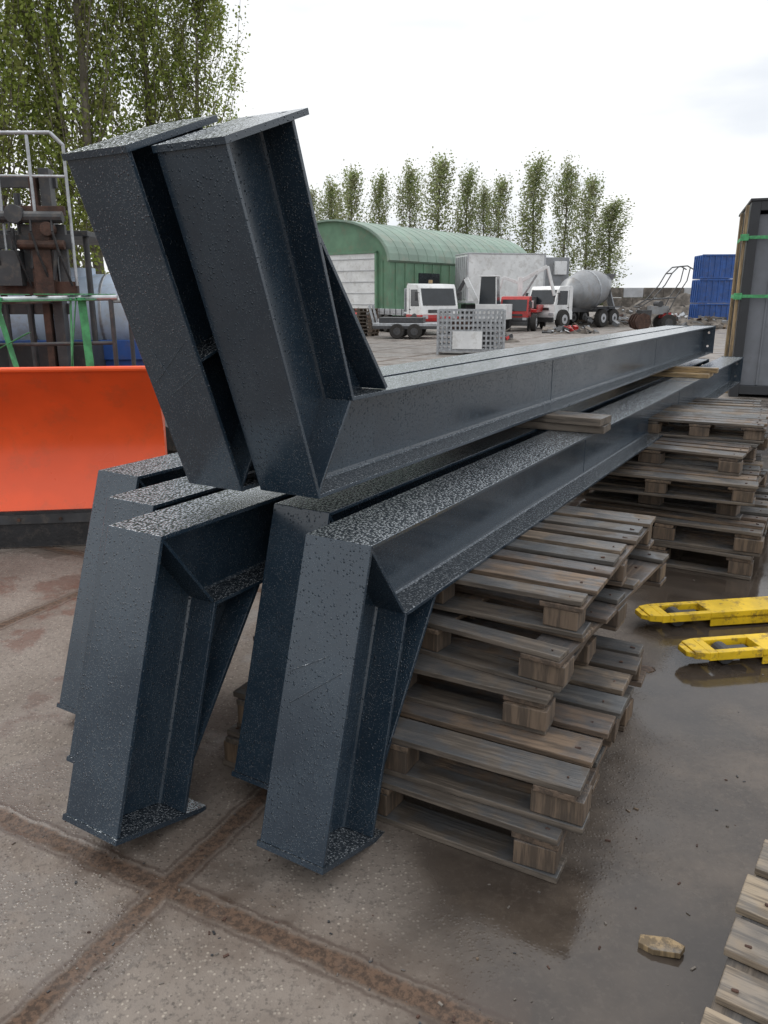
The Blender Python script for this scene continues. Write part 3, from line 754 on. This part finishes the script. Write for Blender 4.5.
def heap(name,x,y,rx,ry,h,n,seed,cols):
    rd=random.Random(seed); g=G(name,(x,y,0),0)
    mb=g['mound']; nu,nv=26,10
    vs=[];fs=[]
    for j in range(nv+1):
        for i in range(nu):
            a=2*math.pi*i/nu; rr=j/nv
            z=h*(1-rr**1.6)*(1+.25*math.sin(a*3+j)+rd.uniform(-.18,.18)) if j<nv else -.02
            vs.append((math.cos(a)*rx*rr*(1+rd.uniform(-.06,.06)),math.sin(a)*ry*rr,max(z,-.02)))
    for j in range(nv):
        for i in range(nu): fs.append((j*nu+i,j*nu+(i+1)%nu,(j+1)*nu+(i+1)%nu,(j+1)*nu+i))
    mb.add(vs,fs,'soil')
    for _ in range(n):
        a=rd.uniform(0,6.28); rr=rd.random()**.6
        px,py=math.cos(a)*rx*rr,math.sin(a)*ry*rr; pz=h*(1-rr**1.6)+rd.uniform(0,.10)
        s=rd.uniform(.08,.38)
        if rd.random()<.85: g['debris'].box((px,py,pz),(s*rd.uniform(.4,2),s*rd.uniform(.3,1.2),s*rd.uniform(.1,.8)),rd.choice(cols),rot=(rd.uniform(-.6,.6),rd.uniform(-.6,.6),rd.uniform(0,3)))
        else:
            v=Vector((rd.uniform(-1,1),rd.uniform(-1,1),rd.uniform(-.1,.3))).normalized()*rd.uniform(.3,.8)
            g['debris'].bar((px,py,pz),Vector((px,py,pz))+v,.04,.04,rd.choice(cols))
    g.done()
heap('scrap_pile',13.0,46,2.4,1.4,.5,110,1,['soil','mgrey','dgrey','galv','rust','lgrey','soil','woodX'])
heap('scrap_pile',16.5,52,4,2.0,.9,110,2,['soil','rust','dgrey','galv','mgrey','lgrey','soil'])
heap('rubble_heap',24,62,8,3,1.5,120,4,['soil','brick','mgrey','dgrey'])
heap('scrap_pile',8.8,37,1.3,.7,.22,60,5,['dgrey','red','dgrey','galv','soil','mgrey'])
heap('scrap_pile',-1.6,40,1.6,.9,.9,50,6,['dgrey','red','woodX','galv','rust'])
heap('scrap_pile',4.1,29.5,1.0,.5,.3,36,7,['dgrey','red','dgrey','galv','soil'])
heap('rubble_heap',17.5,43,2.2,1.0,.5,80,8,['soil','mgrey','dgrey','soil','woodX','rust'])

def tubeframe():
    g=G('motorised_tiller',(13.9,40,0),R(5)); f=g['handlebars']
    for dy in(-.35,.35):
        f.tube([(-1.3,dy,1.15),(-.7,dy,1.5),(-.1,dy,2.2),(.2,dy,2.75),(.5,dy,3.05),(.95,dy,3.1),(1.25,dy,2.95)],.03,'dgrey')
        f.tube([(.1,dy,.7),(.5,dy,1.6),(1.0,dy,2.4),(1.1,dy,3.0)],.028,'dgrey')
        f.cyl((-.7,dy,1.5),(.5,dy,1.6),.03,'dgrey',8)
    for p in ((-1.3,1.15),(.2,2.75),(.95,3.1),(.5,1.6)): f.cyl((p[0],-.35,p[1]),(p[0],.35,p[1]),.03,'dgrey',8)
    e=g['engine']; e.box((-.2,0,1.0),(.9,.5,.4),'mgrey'); e.box((-.9,0,.8),(.5,.7,.4),'dgrey'); e.cyl((-.2,-.3,1.3),(-.2,.3,1.3),.14,'dgrey',12); e.box((.2,0,.75),(.4,.5,.25),'red')
    for dy in(-.45,.45): wheel(g['wheels'],(.2,dy,.4),.4,.18,hub='dgrey')
    for k in range(4): g['tines'].cyl((-1.1,-.5+k*.3,.45),(-1.1,-.45+k*.3,.45),.42,'rust',8)
    g.done()
tubeframe()

g=G('concrete_block_wall',(30,66,0),R(-5))
for r_ in range(3):
    for i in range(14): g['blocks'].box((-11+i*1.62+.8*(r_%2),0,.4+.8*r_),(1.6,.8,.78),'soil' if (i+r_)%3 else 'lgrey')
g.done(bevel=.03)

# ---------------------------------------------------------------- trees
def poplar_mesh(name,H,Rr,nleaf,ls,leaf,seed,low=.06,nl=70,spread=.22):
    r=np.random.default_rng(seed)
    mb=MB(); segs=10
    pts=[Vector((.12*math.sin(i*1.1+seed)*i/segs,.12*math.cos(i*.9+seed)*i/segs,H*.96*i/segs)) for i in range(segs+1)]
    rad=lambda u: .012*H*(1-u)**.9+.015
    for i in range(segs): mb.cyl(pts[i],pts[i+1],rad(i/segs),'bark',8,r1=rad((i+1)/segs),cap=False)
    C=[];Wt=[]
    for k in range(nl):
        u=low+(1-low)*.93*(k+r.random())/nl
        z0=H*u; base=pts[min(segs,int(u*segs/.96))].copy(); base.z=z0
        env=Rr*(math.sin(math.pi*min(1,(u*.93+.10))**.8)**.6)*(.55+.75*r.random())
        az=r.random()*6.283; rise=env*(2.4+1.8*r.random())
        rise=min(rise,(H*1.0-z0)*.95+.2)
        q=[]; ns=5
        for j in range(ns+1):
            t=j/ns; out=env*(t**.75); q.append(base+Vector((math.cos(az)*out,math.sin(az)*out,rise*t**1.15))+Vector(r.normal(0,.04,3))*(1+2*t))
        for j in range(ns): mb.cyl(q[j],q[j+1],.018*(1-j/ns)*H/15+.008,'bark',4,r1=.018*(1-(j+1)/ns)*H/15+.006,cap=False)
        for j in range(1,ns+1):
            C.append(q[j]); Wt.append(.5+j)
            C.append((q[j]+q[j-1])/2); Wt.append(.5+j)
            if r.random()<.6:
                e=q[j]+Vector(r.normal(0,.3,3))+Vector((0,0,.4)); mb.cyl(q[j],e,.01,'bark',3,r1=.005,cap=False); C.append(e); Wt.append(4.)
    C=np.array([tuple(c) for c in C]); Wt=np.array(Wt)*r.uniform(.05,1.8,len(Wt)); Wt/=Wt.sum()
    idx=r.choice(len(C),nleaf,p=Wt)
    cen=C[idx]+r.normal(0,1,(nleaf,3))*np.array([spread,spread,spread*1.8])
    a=r.normal(0,1,(nleaf,3)); a/=np.linalg.norm(a,axis=1)[:,None]
    b=r.normal(0,1,(nleaf,3)); b-=a*(a*b).sum(1)[:,None]; b/=np.linalg.norm(b,axis=1)[:,None]
    s=(ls*r.uniform(.5,1.3,nleaf))[:,None]
    V=np.stack([cen-a*s,cen+b*s*.6,cen+a*s,cen-b*s*.6],1).reshape(-1,3)
    nv=len(mb.v); nf=len(mb.f)
    verts=mb.v+[tuple(x) for x in V.tolist()]
    faces=mb.f+[(nv+4*i,nv+4*i+1,nv+4*i+2,nv+4*i+3) for i in range(nleaf)]
    me=bpy.data.meshes.new(name); me.from_pydata(verts,[],faces)
    me.materials.append(MT['bark']); me.materials.append(MT[leaf])
    me.polygons.foreach_set('material_index',[0]*nf+[1]*nleaf); me.update()
    return me
near=[poplar_mesh('poplar_near_a',17,1.7,20000,.078,'leafN',11,nl=90,spread=.16),poplar_mesh('poplar_near_b',17,1.5,18000,.078,'leafN',12,nl=80,spread=.16)]
farm=[poplar_mesh('poplar_far_%d'%i,20,1.8,5200,.17,'leafF',30+i,nl=60,spread=.33,low=.1) for i in range(3)]
def tree(me,x,y,sc,scz,rz,name='poplar_tree'):
    o=bpy.data.objects.new(name,me); COL.objects.link(o); o.location=(x,y,-.05); o.scale=(sc,sc,scz); o.rotation_euler=(0,0,rz)
for i,(x,y,s,sz) in enumerate([(-7.2,33,.9,.80),(-9.1,33,1.0,.98),(-10.9,31,1.1,1.15),(-12.6,33,1.2,1.2),(-13.9,30,1.1,1.2),(-15.8,32,1.2,1.25)]):
    tree(near[i%2],x,y,s,sz,i*1.3)
for i,(px,ty,ws) in enumerate([(270,185,1),(313,190,.8),(333,180,1),(352,168,1),(380,175,.9),(409,165,1),(437,157,1.2),(465,170,1),(481,184,.7),(496,177,.9),(530,160,1.25),(561,162,1.0),(583,176,1),(606,200,1.4)]):
    Yd=110+(i%3)*2
    x=(px-384)/802*Yd; h=(298-ty)*Yd/832+1.6
    tree(farm[i%3],x,Yd,ws*.95,h/21.3,i*2.1)

def hedge():
    n=14000; r=np.random.default_rng(5)
    x=r.uniform(-60,180,n); prof=2.2+1.4*np.sin(x*.07)+1.0*np.sin(x*.23+1)+.8*np.sin(x*.61)
    z=r.uniform(0,1,n)*prof; y=170+r.normal(0,1.2,n)
    cen=np.stack([x,y,z],1)
    a=r.normal(0,1,(n,3)); a/=np.linalg.norm(a,axis=1)[:,None]; b=r.normal(0,1,(n,3)); b-=a*(a*b).sum(1)[:,None]; b/=np.linalg.norm(b,axis=1)[:,None]
    s=r.uniform(.3,.8,n)[:,None]
    V=np.stack([cen-a*s,cen+b*s*.7,cen+a*s,cen-b*s*.7],1).reshape(-1,3)
    me=bpy.data.meshes.new('distant_hedge'); me.from_pydata(V.tolist(),[],[(4*i,4*i+1,4*i+2,4*i+3) for i in range(n)])
    me.materials.append(MT['leafH']); me.update(); o=bpy.data.objects.new('distant_hedge',me); COL.objects.link(o)
hedge()

# ---------------------------------------------------------------- world + sun
wd=bpy.data.worlds.new('World'); scene.world=wd; wd.use_nodes=True
nt=wd.node_tree; nt.nodes.clear()
out=nt.nodes.new('ShaderNodeOutputWorld'); bg=nt.nodes.new('ShaderNodeBackground'); L(nt,bg.outputs[0],out.inputs[0])
sky=nt.nodes.new('ShaderNodeTexSky'); sky.sky_type='NISHITA'; sky.sun_disc=False; sky.sun_elevation=R(48); sky.sun_rotation=R(-60)
tc=nt.nodes.new('ShaderNodeTexCoord'); mp=nt.nodes.new('ShaderNodeMapping'); mp.inputs['Scale'].default_value=(1,1,3.4); L(nt,tc.outputs['Generated'],mp.inputs[0])
n1=NOISE(nt,mp.outputs[0],2.1,5,.5)
sxx=nt.nodes.new('ShaderNodeSeparateXYZ'); L(nt,tc.outputs['Generated'],sxx.inputs[0])
zen=SS(nt,sxx.outputs[2],.35,.8)   # thicker, brighter cloud overhead
cl=MIX(nt,SS(nt,n1,.38,.54),(6.0,6.25,6.6),(7.5,7.55,7.6))
cl=MIX(nt,zen,cl,(10.5,10.6,10.8))
mx=MIX(nt,.95,sky.outputs[0],cl)
L(nt,mx,bg.inputs[0]); bg.inputs[1].default_value=.148
sd=bpy.data.lights.new('sun','SUN'); sd.energy=1.2; sd.angle=R(20); sd.color=(1,.97,.92)
so=bpy.data.objects.new('sun',sd); COL.objects.link(so)
el,az=R(48),R(-60)
dirv=Vector((math.sin(az)*math.cos(el),math.cos(az)*math.cos(el),math.sin(el)))
so.rotation_euler=dirv.to_track_quat('Z','Y').to_euler()

# ---------------------------------------------------------------- camera
cd=bpy.data.cameras.new('camera'); co=bpy.data.objects.new('camera',cd); COL.objects.link(co)
cd.sensor_fit='VERTICAL'; cd.sensor_height=24; cd.angle=2*math.atan(512/773); cd.clip_end=2000; cd.clip_start=.05
co.location=(0,0,1.6); co.rotation_euler=(R(90-15.5),0,0)
scene.camera=co
scene.view_settings.view_transform='Standard'; scene.view_settings.look='None'; scene.view_settings.exposure=0
